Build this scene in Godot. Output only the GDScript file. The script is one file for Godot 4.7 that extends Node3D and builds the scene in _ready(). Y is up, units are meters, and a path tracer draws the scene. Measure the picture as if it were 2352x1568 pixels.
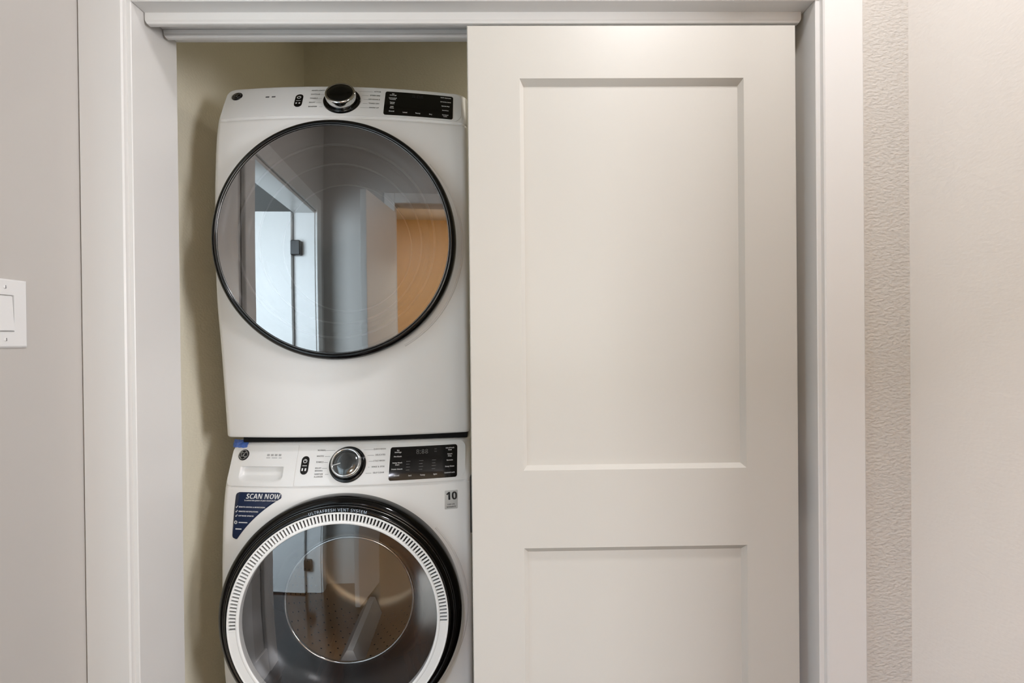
extends Node3D
# Hallway laundry closet. Camera coordinates of the survey: X right, Y up from the lens, Z ahead; pt() turns them into the world.

const EYE := 1.29          # lens height above the floor
const JAMB_L := -0.824
const JAMB_R := 0.709
const WALL_L := -0.932
const WALL_R := 0.9246
const HEAD := 0.7585       # underside of the closet head jamb
const CEIL := 1.45
const FLOOR_Y := -1.29

var M := {}
var used := {}

func pt(x: float, y: float, z: float) -> Vector3:
	return Vector3(x, EYE + y, -z)

# ------------------------------------------------------------------ materials
func mat(c: Color, rough := 0.5, metal := 0.0) -> StandardMaterial3D:
	var m := StandardMaterial3D.new()
	m.albedo_color = c
	m.roughness = rough
	m.metallic = metal
	return m

func c8(r: int, g: int, b: int) -> Color:
	return Color(r / 255.0, g / 255.0, b / 255.0)

func noise_tex(freq: float, sd: int, normal: bool, strength := 4.0, kind := FastNoiseLite.TYPE_SIMPLEX_SMOOTH, oct := 3) -> NoiseTexture2D:
	var n := FastNoiseLite.new()
	n.noise_type = kind
	n.frequency = freq
	n.seed = sd
	n.fractal_octaves = oct
	var t := NoiseTexture2D.new()
	t.width = 512
	t.height = 512
	t.seamless = true
	t.noise = n
	t.as_normal_map = normal
	t.bump_strength = strength
	return t

func tinted_mirror(c: Color, rough: float) -> ORMMaterial3D:
	# half-silvered smoked glass: reflects by its alpha, lets the rest through
	var im := Image.create(4, 4, false, Image.FORMAT_RGB8)
	im.fill(Color(1.0, rough, 1.0))
	var m := ORMMaterial3D.new()
	m.orm_texture = ImageTexture.create_from_image(im)
	m.albedo_color = c
	m.transparency = BaseMaterial3D.TRANSPARENCY_ALPHA
	return m

func plaster(c: Color, strength: float, sd: int) -> StandardMaterial3D:
	# rolled paint over orange-peel drywall
	var m := mat(c, 0.55)
	m.uv1_triplanar = true
	m.uv1_world_triplanar = true
	m.uv1_scale = Vector3(1.9, 3.6, 1.9)
	m.normal_enabled = true
	m.normal_scale = strength
	m.normal_texture = noise_tex(0.062, sd, true, 6.0, FastNoiseLite.TYPE_SIMPLEX_SMOOTH, 2)
	return m

func wood_floor() -> StandardMaterial3D:
	var im := Image.create(512, 1024, false, Image.FORMAT_RGB8)
	var n := FastNoiseLite.new()
	n.seed = 5
	n.frequency = 0.02
	n.fractal_octaves = 4
	for y in 1024:
		for x in 512:
			var board := int(x / 64.0)
			var tone := fposmod(sin(board * 12.9898 + floor((y + board * 377) / 512.0) * 78.233) * 43758.5, 1.0)
			var g := n.get_noise_2d(x * 3.2 + board * 91.0, y * 0.22) * 0.5 + 0.5
			var v: float = lerpf(0.55, 1.15, g) * lerpf(0.75, 1.2, tone)
			if x % 64 < 1:
				v *= 0.35
			im.set_pixel(x, y, Color(0.25 * v, 0.155 * v, 0.105 * v))
	var m := mat(Color.WHITE, 0.14)
	m.albedo_texture = ImageTexture.create_from_image(im)
	m.uv1_triplanar = true
	m.uv1_world_triplanar = true
	m.uv1_scale = Vector3(0.9, 0.9, 0.45)
	return m

func materials() -> void:
	M.wall = plaster(c8(203, 198, 191), 0.42, 3)
	M.wall_smooth = plaster(c8(243, 238, 232), 0.07, 9)
	M.wall_left = mat(c8(197, 193, 188), 0.55)
	M.closet = plaster(c8(243, 236, 214), 0.15, 7)
	M.ceiling = mat(c8(225, 222, 217), 0.6)
	M.pale = mat(c8(150, 149, 147), 0.6)
	M.trim = mat(c8(224, 222, 219), 0.33)
	M.door = mat(c8(194, 190, 182), 0.38)
	M.floor = wood_floor()
	M.tan = mat(c8(236, 202, 150), 0.4)
	M.enamel = mat(c8(234, 233, 231), 0.42)
	M.plastic = mat(c8(232, 232, 231), 0.32)
	M.vent_white = mat(c8(240, 240, 238), 0.25)
	M.black = mat(Color(0.016, 0.016, 0.017), 0.1)
	M.black_matt = mat(Color(0.02, 0.02, 0.021), 0.5)
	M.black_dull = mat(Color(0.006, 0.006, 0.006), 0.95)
	M.dark = mat(Color(0.05, 0.05, 0.052), 0.35)
	M.rim = mat(Color(0.07, 0.065, 0.06), 0.08, 0.5)
	M.chrome = mat(Color(0.86, 0.86, 0.86), 0.09, 1.0)
	M.satin = mat(Color(0.42, 0.42, 0.42), 0.22, 1.0)
	M.badge = mat(Color(0.12, 0.12, 0.125), 0.3, 0.6)
	M.steel = mat(Color(0.74, 0.66, 0.55), 0.4, 0.7)
	M.dish = mat(Color(0.14, 0.14, 0.143), 0.25)
	M.dish_line = mat(Color(0.45, 0.45, 0.45), 0.3)
	M.rubber = mat(Color(0.16, 0.16, 0.165), 0.55)
	M.ink = mat(Color(0.36, 0.36, 0.37), 0.6)
	M.ink_pale = mat(Color(0.66, 0.66, 0.66), 0.6)
	M.ink_dim = mat(Color(0.14, 0.14, 0.14), 0.5)
	M.white_ink = mat(Color(0.88, 0.88, 0.88), 0.5)
	M.grey_ink = mat(Color(0.42, 0.42, 0.42), 0.5)
	M.navy = mat(c8(24, 38, 68), 0.3)
	M.sticker_edge = mat(c8(222, 226, 238), 0.4)
	M.silver = mat(c8(176, 176, 174), 0.35, 0.1)
	M.hinge = mat(Color(0.02, 0.02, 0.022), 0.4)
	# smoked mirror-coated glass of the dryer, lighter glass of the washer
	M.smoke = tinted_mirror(Color(0.65, 0.645, 0.64, 0.68), 0.012)
	M.bowl = tinted_mirror(Color(0.70, 0.705, 0.71, 0.36), 0.012)
	M.tape = mat(Color(0.16, 0.40, 0.78, 0.75), 0.3)
	M.tape.transparency = BaseMaterial3D.TRANSPARENCY_ALPHA

# ------------------------------------------------------------------ naming and shapes
func tag(o: Node, label: String, category: String, group := "", kind := "") -> void:
	o.set_meta("label", label)
	o.set_meta("category", category)
	if group: o.set_meta("group", group)
	if kind: o.set_meta("kind", kind)

func numbered(n: String) -> String:
	if not used.has(n):
		used[n] = 0
		return n
	used[n] += 1
	return "%s_%03d" % [n, used[n]]

func thing(called: String, label: String, category: String, at: Vector3, turn := 0.0, group := "", kind := "") -> Node3D:
	var o := Node3D.new()
	o.name = numbered(called)
	o.position = at
	o.rotation.y = turn
	tag(o, label, category, group, kind)
	add_child(o)
	return o

func group_part(called: String, parent: Node) -> Node3D:
	var o := Node3D.new()
	o.name = called
	parent.add_child(o, true)
	return o

func obj(called: String, st: SurfaceTool, m: Material, parent: Node = self) -> MeshInstance3D:
	st.generate_normals()
	var o := MeshInstance3D.new()
	o.name = numbered(called) if parent == self else called
	o.mesh = st.commit()
	o.material_override = m
	o.cast_shadow = GeometryInstance3D.SHADOW_CASTING_SETTING_ON
	parent.add_child(o, true)
	return o

func structure(called: String, st: SurfaceTool, m: Material, label: String, category: String) -> MeshInstance3D:
	var o := obj(called, st, m)
	tag(o, label, category, "", "structure")
	return o

func new_st(smooth := false) -> SurfaceTool:
	var st := SurfaceTool.new()
	st.begin(Mesh.PRIMITIVE_TRIANGLES)
	st.set_smooth_group(0 if smooth else -1)
	return st

func tri(st: SurfaceTool, a: Vector3, b: Vector3, c: Vector3, out: Vector3) -> void:
	if (c - a).cross(b - a).dot(out) < 0.0:
		var t := b
		b = c
		c = t
	st.add_vertex(a)
	st.add_vertex(b)
	st.add_vertex(c)

func quad(st: SurfaceTool, a: Vector3, b: Vector3, c: Vector3, d: Vector3, out: Vector3) -> void:
	tri(st, a, b, c, out)
	tri(st, a, c, d, out)

func box(st: SurfaceTool, lo: Vector3, hi: Vector3, r := 0.0015) -> void:
	# box with chamfered edges and corners
	var a := Vector3(minf(lo.x, hi.x), minf(lo.y, hi.y), minf(lo.z, hi.z))
	var b := Vector3(maxf(lo.x, hi.x), maxf(lo.y, hi.y), maxf(lo.z, hi.z))
	var c := (a + b) * 0.5
	var h := (b - a) * 0.5
	r = minf(r, minf(h.x, minf(h.y, h.z)) * 0.9)
	for ax in 3:
		var u := (ax + 1) % 3
		var v := (ax + 2) % 3
		for s in [-1.0, 1.0]:
			var q := []
			for k in [[-1, -1], [1, -1], [1, 1], [-1, 1]]:
				var p := Vector3.ZERO
				p[ax] = h[ax] * s
				p[u] = (h[u] - r) * k[0]
				p[v] = (h[v] - r) * k[1]
				q.append(c + p)
			var n := Vector3.ZERO
			n[ax] = s
			quad(st, q[0], q[1], q[2], q[3], n)
		for s in [-1.0, 1.0]:
			for t in [-1.0, 1.0]:
				var q := []
				for k in [[0, -1], [0, 1], [1, 1], [1, -1]]:
					var p := Vector3.ZERO
					p[ax] = (h[ax] - r) * k[1]
					p[u] = (h[u] - (r if k[0] == 1 else 0.0)) * s
					p[v] = (h[v] - (0.0 if k[0] == 1 else r)) * t
					q.append(c + p)
				var n := Vector3.ZERO
				n[u] = s
				n[v] = t
				quad(st, q[0], q[1], q[2], q[3], n)
	for sx in [-1.0, 1.0]:
		for sy in [-1.0, 1.0]:
			for sz in [-1.0, 1.0]:
				var s := Vector3(sx, sy, sz)
				var p := []
				for ax in 3:
					var e := (h - Vector3.ONE * r) * s
					e[ax] = h[ax] * s[ax]
					p.append(c + e)
				tri(st, p[0], p[1], p[2], s)

func lathe(st: SurfaceTool, prof: Array, cx: float, cy: float, seg := 128, a0 := 0.0, a1 := TAU, xf := Transform3D.IDENTITY) -> void:
	# profile of (radius, height along +z), turned round the z axis through (cx, cy); listed so that the surface faces left of the way along it
	for i in prof.size() - 1:
		var p: Vector2 = prof[i]
		var q: Vector2 = prof[i + 1]
		var nr := Vector2(q.y - p.y, -(q.x - p.x))
		for k in seg:
			var t0 := a0 + (a1 - a0) * k / seg
			var t1 := a0 + (a1 - a0) * (k + 1) / seg
			var d0 := Vector2(cos(t0), sin(t0))
			var d1 := Vector2(cos(t1), sin(t1))
			var tm := (t0 + t1) * 0.5
			var out := xf.basis * Vector3(cos(tm) * nr.x, sin(tm) * nr.x, nr.y)
			var va := xf * Vector3(cx + d0.x * p.x, cy + d0.y * p.x, p.y)
			var vb := xf * Vector3(cx + d1.x * p.x, cy + d1.y * p.x, p.y)
			var vc := xf * Vector3(cx + d1.x * q.x, cy + d1.y * q.x, q.y)
			var vd := xf * Vector3(cx + d0.x * q.x, cy + d0.y * q.x, q.y)
			if p.x < 1e-6:
				tri(st, va, vc, vd, out)
			elif q.x < 1e-6:
				tri(st, va, vb, vc, out)
			else:
				quad(st, va, vb, vc, vd, out)

func font(bold := false) -> SystemFont:
	var f := SystemFont.new()
	f.font_names = PackedStringArray(["Droid Sans"])
	if bold: f.font_weight = 700
	return f

func letters(st: SurfaceTool, text: String, cap: float, xf: Transform3D, align := HORIZONTAL_ALIGNMENT_CENTER, bold := false, slant := 0.0) -> void:
	var t := TextMesh.new()
	t.text = text
	t.font = font(bold)
	t.font_size = 48
	t.pixel_size = cap / (48.0 * 0.714)
	t.depth = 0.0004
	t.curve_step = 1.0
	t.horizontal_alignment = align
	var shear := Transform3D(Basis(Vector3(1, 0, 0), Vector3(slant, 1, 0), Vector3(0, 0, 1)), Vector3.ZERO)
	st.append_from(t, 0, xf * shear)

# ------------------------------------------------------------------ the setting
func room() -> void:
	var st: SurfaceTool
	# floor of hall, closet and the two rooms beyond, ceiling above
	st = new_st(); box(st, pt(-3.6, FLOOR_Y - 0.1, -3.6), pt(3.6, FLOOR_Y, 2.5), 0.0)
	structure("floor", st, M.floor, "dark brown wood floor of the hall and closet", "floor")
	st = new_st(); box(st, pt(-3.6, CEIL, -3.6), pt(3.6, CEIL + 0.12, 2.5), 0.0)
	structure("ceiling", st, M.ceiling, "flat white ceiling above the hall", "ceiling")
	# wall with the closet opening
	st = new_st()
	box(st, pt(WALL_L - 0.12, FLOOR_Y, 1.128), pt(JAMB_L - 0.018, CEIL, 1.276), 0.0)
	box(st, pt(JAMB_R + 0.018, FLOOR_Y, 1.128), pt(WALL_R + 0.12, CEIL, 1.276), 0.0)
	box(st, pt(JAMB_L - 0.018, HEAD + 0.018, 1.128), pt(JAMB_R + 0.018, CEIL, 1.276), 0.0)
	structure("wall_front", st, M.wall, "narrow strip of textured beige wall right of the white closet casing", "wall")
	# left hall wall with a doorway into a daylit room
	st = new_st()
	box(st, pt(WALL_L, FLOOR_Y, 0.785), pt(WALL_L - 0.12, CEIL, 1.128), 0.0)
	box(st, pt(WALL_L, 0.75, -0.14), pt(WALL_L - 0.12, CEIL, 0.785), 0.0)
	box(st, pt(WALL_L, FLOOR_Y, -0.34), pt(WALL_L - 0.12, CEIL, -0.14), 0.0)
	structure("wall_left", st, M.wall_left, "smooth greige side wall with the light switch on it", "wall")
	st = new_st()
	box(st, pt(WALL_R, FLOOR_Y, 0.76), pt(WALL_R + 0.12, CEIL, 1.128), 0.0)
	box(st, pt(WALL_R, 0.86, -0.34), pt(WALL_R + 0.12, CEIL, 0.76), 0.0)
	structure("wall_right", st, M.wall_smooth, "bright smooth cream side wall along the right edge of the photo", "wall")
	# end wall behind the camera, open to a room of warm wood
	st = new_st()
	box(st, pt(WALL_L - 0.12, FLOOR_Y, -0.34), pt(-0.46, CEIL, -0.46), 0.0)
	box(st, pt(-0.46, 0.86, -0.34), pt(0.50, CEIL, -0.46), 0.0)
	box(st, pt(0.50, FLOOR_Y, -0.34), pt(WALL_R + 0.12, CEIL, -0.46), 0.0)
	structure("wall_rear", st, M.wall_left, "hall end wall with an open doorway behind the viewpoint", "wall")
	# inside of the closet
	st = new_st(); box(st, pt(-0.93, FLOOR_Y, 1.276), pt(-1.05, CEIL, 2.48), 0.0)
	structure("wall_closet_left", st, M.closet, "shaded beige left wall inside the closet beside the machines", "wall")
	st = new_st(); box(st, pt(-1.05, FLOOR_Y, 2.36), pt(1.05, CEIL, 2.48), 0.0)
	structure("wall_closet_back", st, M.closet, "dark olive beige back wall of the closet above the dryer", "wall")
	st = new_st(); box(st, pt(0.93, FLOOR_Y, 1.276), pt(1.05, CEIL, 2.36), 0.0)
	structure("wall_closet_right", st, M.closet, "beige right wall inside the closet hidden behind the sliding doors", "wall")
	# the daylit room on the left
	st = new_st()
	box(st, pt(-3.4, FLOOR_Y, -1.6), pt(-1.052, CEIL, -1.72), 0.0)
	box(st, pt(-3.4, FLOOR_Y, -1.72), pt(-3.52, CEIL, 2.02), 0.0)
	box(st, pt(-3.4, FLOOR_Y, 1.9), pt(-2.35, CEIL, 2.02), 0.0)
	box(st, pt(-1.15, FLOOR_Y, 1.9), pt(-1.05, CEIL, 2.02), 0.0)
	box(st, pt(-2.35, FLOOR_Y, 1.9), pt(-1.15, -0.45, 2.02), 0.0)
	box(st, pt(-2.35, 0.95, 1.9), pt(-1.15, CEIL, 2.02), 0.0)
	structure("wall_side_room", st, M.pale, "pale walls of the daylit room off the hall", "wall")
	# the warm room behind
	st = new_st()
	box(st, pt(-1.052, FLOOR_Y, -0.46), pt(-1.0, CEIL, -3.2), 0.0)
	box(st, pt(1.044, FLOOR_Y, -0.34), pt(1.164, CEIL, -3.2), 0.0)
	box(st, pt(-1.052, FLOOR_Y, -3.2), pt(0.1, CEIL, -3.32), 0.0)
	box(st, pt(0.1, FLOOR_Y, -3.2), pt(1.164, -0.45, -3.32), 0.0)
	box(st, pt(0.1, 0.95, -3.2), pt(1.164, CEIL, -3.32), 0.0)
	structure("wall_wood_room", st, M.tan, "tan wood panelled walls of the room behind the viewpoint", "wall")
	# the room through the opening on the right
	st = new_st()
	box(st, pt(1.044, FLOOR_Y, 1.128), pt(3.52, CEIL, 1.0), 0.0)
	box(st, pt(1.164, FLOOR_Y, -2.2), pt(3.52, CEIL, -2.32), 0.0)
	box(st, pt(3.4, FLOOR_Y, 1.0), pt(3.52, CEIL, -0.6), 0.0)
	box(st, pt(3.4, FLOOR_Y, -1.8), pt(3.52, CEIL, -2.2), 0.0)
	box(st, pt(3.4, FLOOR_Y, -0.6), pt(3.52, -0.45, -1.8), 0.0)
	box(st, pt(3.4, 0.95, -0.6), pt(3.52, CEIL, -1.8), 0.0)
	structure("wall_right_room", st, M.pale, "pale walls of the room through the opening on the right", "wall")
	# jambs, casings
	st = new_st(); box(st, pt(JAMB_L - 0.018, FLOOR_Y, 1.124), pt(JAMB_L, HEAD + 0.018, 1.28), 0.0015)
	structure("trim_1", st, M.trim, "white left jamb of the closet opening", "jamb")
	st = new_st(); box(st, pt(JAMB_R, FLOOR_Y, 1.124), pt(JAMB_R + 0.018, HEAD + 0.018, 1.28), 0.0015)
	structure("trim_2", st, M.trim, "white right jamb of the closet opening in shade beside the sliding door", "jamb")
	st = new_st(); box(st, pt(JAMB_L, HEAD, 1.124), pt(JAMB_R, HEAD + 0.018, 1.28), 0.0015)
	structure("trim_3", st, M.trim, "white head jamb across the top of the closet opening", "jamb")
	st = new_st(); box(st, pt(WALL_L + 0.001, FLOOR_Y, 1.11), pt(-0.834, 0.868, 1.128), 0.003)
	structure("trim_4", st, M.trim, "flat white casing board left of the closet opening, against the side wall", "casing")
	st = new_st(); box(st, pt(0.7186, FLOOR_Y, 1.11), pt(0.8091, 0.868, 1.128), 0.003)
	structure("trim_5", st, M.trim, "flat white casing board right of the closet opening", "casing")
	st = new_st(); box(st, pt(-0.834, 0.7685, 1.11), pt(0.7186, 0.868, 1.128), 0.003)
	structure("trim_6", st, M.trim, "flat white head casing above the closet opening", "casing")
	st = new_st()
	box(st, pt(WALL_L, FLOOR_Y, 0.865), pt(WALL_L + 0.014, FLOOR_Y + 0.13, 1.11), 0.003)
	structure("baseboard_left", st, M.trim, "white baseboard at the foot of the left wall", "baseboard")
	st = new_st()
	box(st, pt(WALL_R, FLOOR_Y, 0.77), pt(WALL_R - 0.014, FLOOR_Y + 0.13, 1.128), 0.003)
	structure("baseboard_right", st, M.trim, "white baseboard at the foot of the right wall", "baseboard")
	# doorway casing and jamb on the left wall, and its open white leaf with black hinges
	st = new_st()
	box(st, pt(WALL_L, FLOOR_Y, 0.775), pt(WALL_L + 0.018, 0.84, 0.865), 0.003)
	box(st, pt(WALL_L, FLOOR_Y, -0.22), pt(WALL_L + 0.018, 0.84, -0.13), 0.003)
	box(st, pt(WALL_L, 0.75, -0.13), pt(WALL_L + 0.018, 0.84, 0.775), 0.003)
	box(st, pt(WALL_L + 0.004, FLOOR_Y, 0.767), pt(WALL_L - 0.124, 0.75, 0.785), 0.002)
	box(st, pt(WALL_L + 0.004, FLOOR_Y, -0.14), pt(WALL_L - 0.124, 0.75, -0.122), 0.002)
	box(st, pt(WALL_L + 0.004, 0.732, -0.122), pt(WALL_L - 0.124, 0.75, 0.767), 0.002)
	structure("trim_7", st, M.trim, "white casing of the side room doorway reflected in the dryer door", "casing")
	var leaf := thing("door_3", "open white door of the side room, reflected in the glass", "door", pt(WALL_L - 0.126, FLOOR_Y, -0.12), 0.0, "", "structure")
	st = new_st(); box(st, Vector3(0, 0.012, -0.036), Vector3(-0.86, 2.02, 0.0), 0.002)
	obj("leaf", st, M.trim, leaf)
	for y in [0.25, 1.03, 1.80]:
		st = new_st(); box(st, Vector3(0.0, y - 0.045, -0.05), Vector3(0.055, y + 0.045, -0.002), 0.004)
		obj("hinge", st, M.hinge, leaf)
	# casing and open leaf of the end doorway
	st = new_st()
	box(st, pt(-0.53, FLOOR_Y, -0.34), pt(-0.46, 0.93, -0.322), 0.003)
	box(st, pt(0.50, FLOOR_Y, -0.34), pt(0.57, 0.93, -0.322), 0.003)
	box(st, pt(-0.46, 0.86, -0.34), pt(0.50, 0.93, -0.322), 0.003)
	structure("trim_8", st, M.trim, "white casing of the end doorway behind the viewpoint", "casing")
	leaf = thing("door_4", "open white door folded back in the end doorway, reflected in the glass", "door", pt(-0.47, FLOOR_Y, -0.30), deg_to_rad(103), "", "structure")
	st = new_st(); box(st, Vector3(0, 0.012, -0.018), Vector3(0.50, 2.08, 0.018), 0.002)
	obj("leaf", st, M.trim, leaf)
	window("bright window of the side room", pt(-1.75, 0.25, 1.96), 0.0)
	window("added unseen fill window in the wood room behind the viewpoint", pt(0.57, 0.25, -3.26), PI)  # added out of view as frontal fill for the machines
	window("added unseen fill window in the room through the right opening", pt(3.46, 0.25, -1.2), -PI / 2)  # added out of view to light the doors and left jamb sideways

func window(label: String, at: Vector3, turn: float) -> void:
	# a glowing pane behind a frame
	var w := thing("window_1" if turn == 0.0 else "window_2" if turn > 0.0 else "window_3", label, "window", at, turn, "", "structure")
	var st := new_st()
	box(st, Vector3(-0.6, -0.7, -0.05), Vector3(0.6, -0.6, 0.06), 0.003)
	box(st, Vector3(-0.6, 0.6, -0.05), Vector3(0.6, 0.7, 0.06), 0.003)
	box(st, Vector3(-0.6, -0.6, -0.05), Vector3(-0.55, 0.6, 0.06), 0.003)
	box(st, Vector3(0.55, -0.6, -0.05), Vector3(0.6, 0.6, 0.06), 0.003)
	obj("frame", st, M.trim, w)
	st = new_st(); box(st, Vector3(-0.56, -0.61, -0.045), Vector3(0.56, 0.61, -0.04), 0.0)
	var pane := mat(Color(0.9, 0.95, 1.0), 0.4)
	pane.emission_enabled = true
	pane.emission = Color(0.82, 0.92, 1.0)
	pane.emission_energy_multiplier = 2.0
	obj("pane", st, pane, w)

func lamp(called: String, label: String, at: Vector3) -> void:
	var l := thing(called, label, "ceiling light", at)
	var st := new_st(true)
	lathe(st, [Vector2(0.13, 0.0), Vector2(0.135, 0.012), Vector2(0.12, 0.022), Vector2(0.105, 0.02)], 0, 0, 48, 0, TAU, Transform3D(Basis(Vector3.RIGHT, PI / 2), Vector3.ZERO))
	obj("trim_ring", st, M.trim, l)
	st = new_st(true)
	lathe(st, [Vector2(0.107, 0.018), Vector2(0.06, 0.023), Vector2(0.0, 0.025)], 0, 0, 48, 0, TAU, Transform3D(Basis(Vector3.RIGHT, PI / 2), Vector3.ZERO))
	var glow := mat(Color(1, 0.97, 0.93), 0.4)
	glow.emission_enabled = true
	glow.emission = LAMP_COLOR
	glow.emission_energy_multiplier = 1.5
	obj("diffuser", st, glow, l)

# ------------------------------------------------------------------ sliding doors and track
func panel_door(called: String, label: String, x0: float, x1: float, zf: float) -> void:
	var d := thing(called, label, "door", pt(x0, FLOOR_Y, zf), 0.0, "", "structure")
	var w := x1 - x0
	var top := 0.7198 - FLOOR_Y
	var xs := [0.1198, w - 0.1218]                  # panel openings across
	var openings := [[-0.3039 - FLOOR_Y, 0.598 - FLOOR_Y], [-1.16 - FLOOR_Y, -0.4835 - FLOOR_Y]]
	var st := new_st()
	var t := 0.035
	var e := 0.002
	# front face as a ladder of flat strips, eased round its rim
	var ys := [0.012 + e, openings[1][0], openings[1][1], openings[0][0], openings[0][1], top - e]
	for i in 5:
		if i == 1 or i == 3:
			quad(st, Vector3(e, ys[i], 0), Vector3(xs[0], ys[i], 0), Vector3(xs[0], ys[i + 1], 0), Vector3(e, ys[i + 1], 0), Vector3.BACK)
			quad(st, Vector3(xs[1], ys[i], 0), Vector3(w - e, ys[i], 0), Vector3(w - e, ys[i + 1], 0), Vector3(xs[1], ys[i + 1], 0), Vector3.BACK)
		else:
			quad(st, Vector3(e, ys[i], 0), Vector3(w - e, ys[i], 0), Vector3(w - e, ys[i + 1], 0), Vector3(e, ys[i + 1], 0), Vector3.BACK)
	var rim := [Vector2(e, 0.012 + e), Vector2(w - e, 0.012 + e), Vector2(w - e, top - e), Vector2(e, top - e)]
	var rim2 := [Vector2(0, 0.012), Vector2(w, 0.012), Vector2(w, top), Vector2(0, top)]
	var dirs := [Vector3.DOWN, Vector3.RIGHT, Vector3.UP, Vector3.LEFT]
	for i in 4:
		var j := (i + 1) % 4
		var a: Vector2 = rim[i]; var b: Vector2 = rim[j]; var c: Vector2 = rim2[j]; var f: Vector2 = rim2[i]
		quad(st, Vector3(a.x, a.y, 0), Vector3(b.x, b.y, 0), Vector3(c.x, c.y, -e), Vector3(f.x, f.y, -e), dirs[i] + Vector3.BACK)
		quad(st, Vector3(f.x, f.y, -e), Vector3(c.x, c.y, -e), Vector3(c.x, c.y, -t), Vector3(f.x, f.y, -t), dirs[i])
	quad(st, Vector3(0, 0.012, -t), Vector3(w, 0.012, -t), Vector3(w, top, -t), Vector3(0, top, -t), Vector3.FORWARD)
	obj("slab", st, M.door, d)
	for o in openings:
		var p := new_st()
		var b := 0.0092; var dp := 0.0125
		var outer := [Vector3(xs[0], o[0], 0), Vector3(xs[1], o[0], 0), Vector3(xs[1], o[1], 0), Vector3(xs[0], o[1], 0)]
		var inner := [Vector3(xs[0] + b, o[0] + b, -dp), Vector3(xs[1] - b, o[0] + b, -dp), Vector3(xs[1] - b, o[1] - b * 1.4, -dp), Vector3(xs[0] + b, o[1] - b * 1.4, -dp)]
		for i in 4:
			var j := (i + 1) % 4
			quad(p, outer[i], outer[j], inner[j], inner[i], Vector3.BACK)
		quad(p, inner[0], inner[1], inner[2], inner[3], Vector3.BACK)
		obj("recessed_panel", p, M.door, d)
	for s in [[-0.0045, 0.0005, -0.449, -0.319], [w - 0.0005, w + 0.0042, -0.429, -0.297]]:
		var q := new_st()
		box(q, Vector3(s[0], s[2] - FLOOR_Y, -0.03), Vector3(s[1], s[3] - FLOOR_Y, -0.008), 0.0015)
		var ep := obj("edge_pull", q, M.black_matt, d)
		ep.set_meta("label", "slim black pull let into the door edge")

func track() -> void:
	var t := thing("door_track", "white double valance of the sliding door track under the head jamb", "door track", pt(0, HEAD, 1.163))
	# each valance: an extruded fascia with a rolled lower lip and clipped lower corners
	for k in 2:
		var z := -0.062 * k
		var st := new_st()
		var x0 := JAMB_L + 0.003; var x1 := 0.70
		var bot := -0.0270 if k == 0 else -0.0205
		var prof := [Vector2(-0.004, -0.012), Vector2(0.0, 0.0) if k == 0 else Vector2(-0.001, 0.0), Vector2(bot * 0.45, 0.0 if k == 0 else -0.002), Vector2(bot * 0.62, 0.0 if k == 0 else 0.0), Vector2(bot + 0.004, 0.0015), Vector2(bot + 0.001, 0.0008), Vector2(bot, -0.002), Vector2(bot, -0.010), Vector2(bot + 0.004, -0.012)]
		prof[0] = Vector2(0.0, -0.012)
		for i in prof.size() - 1:
			var a: Vector2 = prof[i]; var b: Vector2 = prof[i + 1]
			var ca := 0.006 * clampf((a.x - bot - 0.010) / -0.010, 0, 1)
			var cb := 0.006 * clampf((b.x - bot - 0.010) / -0.010, 0, 1)
			quad(st, Vector3(x0 + ca, a.x, z + a.y), Vector3(x1 - ca, a.x, z + a.y), Vector3(x1 - cb, b.x, z + b.y), Vector3(x0 + cb, b.x, z + b.y), Vector3(0, (a.y - b.y) * 100.0 - 0.001, 1) if i < 6 else Vector3(0, -1, -0.5))
		for x in [x0, x1]:
			var s := -1.0 if x == x0 else 1.0
			var mid := Vector3(x - s * 0.001, bot * 0.5, z - 0.006)
			for i in prof.size() - 1:
				var a: Vector2 = prof[i]; var b: Vector2 = prof[i + 1]
				var ca := 0.006 * clampf((a.x - bot - 0.010) / -0.010, 0, 1)
				var cb := 0.006 * clampf((b.x - bot - 0.010) / -0.010, 0, 1)
				tri(st, mid, Vector3(x - s * ca, a.x, z + a.y), Vector3(x - s * cb, b.x, z + b.y), Vector3(s, 0, 0))
		quad(st, Vector3(x0, 0, z - 0.012), Vector3(x1, 0, z - 0.012), Vector3(x1, bot + 0.004, z - 0.012), Vector3(x0, bot + 0.004, z - 0.012), Vector3.FORWARD)
		obj("valance", st, M.trim, t)

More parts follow.
